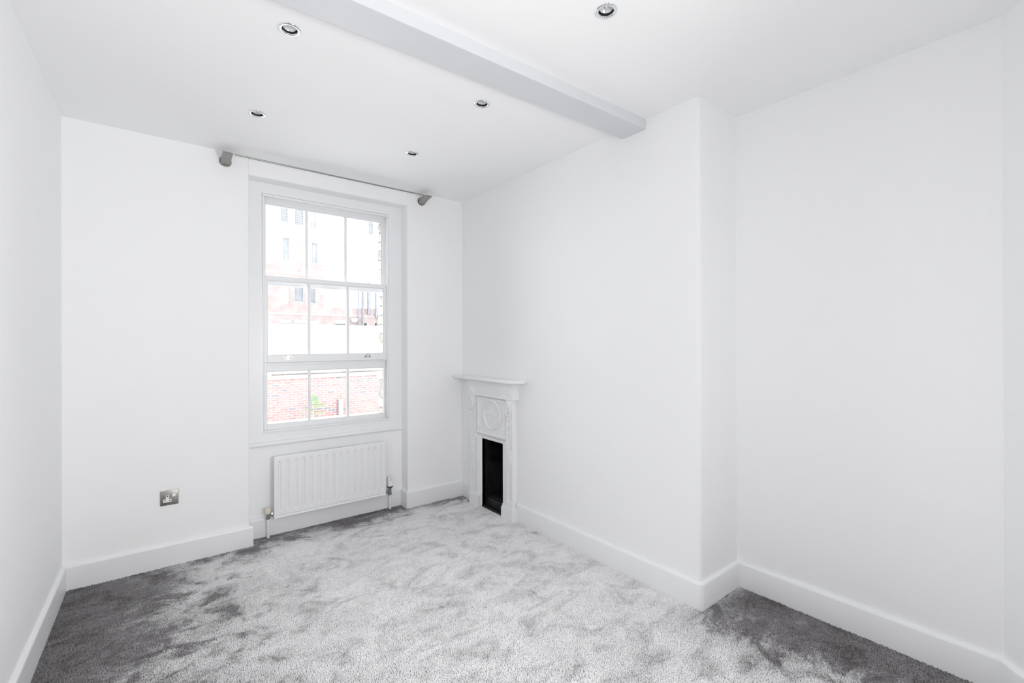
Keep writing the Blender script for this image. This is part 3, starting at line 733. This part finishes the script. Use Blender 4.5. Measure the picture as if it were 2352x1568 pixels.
# building across the yard
BY = 30.0
bd = thing('building', (8, BY, GZ), label='pale rendered and red brick building far beyond the yard', category='building')
WINS = [  # x0,x1,z0,z1,kind
 (6.10, 6.55, 8.50, 10.3, 'blind'), (6.88, 7.42, 8.45, 10.3, 'blind'), (7.78, 8.16, 8.42, 10.3, 'pale'), (11.42, 11.80, 8.50, 10.3, 'blind'),
 (6.22, 6.60, 6.24, 7.62, 'pale'), (6.88, 7.46, 6.28, 7.50, 'white'), (7.84, 8.22, 6.22, 7.52, 'pale'),
 (6.10, 6.56, 3.68, 4.95, 'white'), (6.84, 7.42, 3.78, 4.92, 'grey'), (7.76, 8.09, 3.74, 4.86, 'grey'),
 (6.10, 6.58, .8, 2.50, 'sill'), (6.86, 7.52, .8, 2.50, 'sill'), (7.78, 8.20, .8, 2.48, 'sill'), (9.25, 9.85, .8, 2.55, 'sill'),
 (11.05, 11.30, 1.2, 2.62, 'dark'), (11.85, 12.0, 1.2, 2.66, 'dark'), (12.55, 12.75, 1.2, 2.72, 'dark')]
def cells(x0, x1, z0, z1, holes):
    """rectangle minus window holes, as boxes"""
    xs_ = sorted({x0, x1, *[v for h in holes for v in h[:2] if x0 < v < x1]}); zs_ = sorted({z0, z1, *[v for h in holes for v in h[2:4] if z0 < v < z1]})
    out = []
    for a, c in zip(xs_, xs_[1:]):
        for e, f in zip(zs_, zs_[1:]):
            mx_, mz = (a+c)/2, (e+f)/2
            if not any(h[0] < mx_ < h[1] and h[2] < mz < h[3] for h in holes): out.append((a, c, e, f))
    return out
bands = [(-8, 22, GZ, 3.58, 'far_brick', 'lower_brickwork'), (-8, 8.56, 3.58, 6.20, 'far_brick', 'upper_brickwork'), (8.56, 22, 3.58, 11.2, 'render_white', 'rendered_front'), (-8, 8.56, 6.20, 11.2, 'render_white', 'rendered_upper_wall')]
for x0, x1, z0, z1, m_, nm in bands:
    b = B()
    for a, c, e, f in cells(x0, x1, z0, z1, WINS): b.box(a, c, BY, BY+.3, e, f)
    b.out(nm, m_, bd)
B().box(-8, 22, BY+.3, BY+1, GZ, 11.2).out('inner_wall', 'render_white', bd)
B().box(-8, 22, BY-.012, BY+.05, 3.02, 3.16).out('brick_band', MAT['coping_stone'], bd)
B().box(-8, 8.56, BY-.012, BY+.05, 5.42, 5.62).out('brick_band', MAT['coping_stone'], bd)
for x0, x1, z0, z1, k in WINS:
    fm = 'hoarding_white' if k != 'dark' else 'window_grey'
    f = B().frame(x0, x1, z0, z1, .04, .04, .05, .04, BY+.08, BY+.16).out('window', fm, bd)
    pm_ = {'blind': 'blind_grey', 'pale': 'pane_pale', 'white': 'hoarding_white', 'grey': 'window_grey', 'sill': 'window_grey', 'dark': 'soot_iron'}[k]
    if pm_ == 'pane_pale' and pm_ not in MAT: mat('pane_pale', (.20, .21, .225), .5, var=.12, varscale=2)
    if k == 'blind':
        q = B(); q.box(x0+.02, x1-.02, BY+.14, BY+.16, z0+.03, z1-.03); q.out('pane', 'render_white', f)
        s_ = B(); zz = z0+.06
        while zz < z1-.08: s_.box(x0+.04, x1-.04, BY+.10, BY+.135, zz, zz+.055); zz += .11
        s_.out('blind', 'blind_grey', f)
    else:
        q = B(); q.box(x0+.02, x1-.02, BY+.12, BY+.135, z0+.03, z1-.03); q.out('pane', pm_, f)
    if k == 'sill':
        q = B(); q.box(x0-.03, x1+.05, BY-.03, BY+.1, z1, z1+.20); q.out('lintel', 'hoarding_white', bd)
for x, z0, z1, rr_ in ((11.02, 2.3, 5.2, .055), (11.42, 3.2, 5.3, .09), (11.92, 3.0, 5.3, .055), (12.50, 3.4, 5.4, .09), (10.72, GZ, 5.2, .035)):
    B().cyl((x, BY-.09, z0), (x, BY-.09, z1), rr_, 10).out('drainpipe', 'pipe_grey', bd, smooth=True)
B().tube([(11.8, BY-.08, 3.18), (12.0, BY-.08, 3.18), (12.1, BY-.08, 3.08), (12.12, BY-.08, 2.9), (12.12, BY-.08, GZ)], .05, 10).out('drainpipe', 'window_grey', bd, smooth=True)
q = B(); q.lathe([(.20, .13), (.20, .0), (.15, -.12), (.03, -.15)], 20, Matrix.Translation((10.42, BY-.18, 2.78))); q.out('bulkhead_lamp', 'hoarding_white', bd, smooth=True)
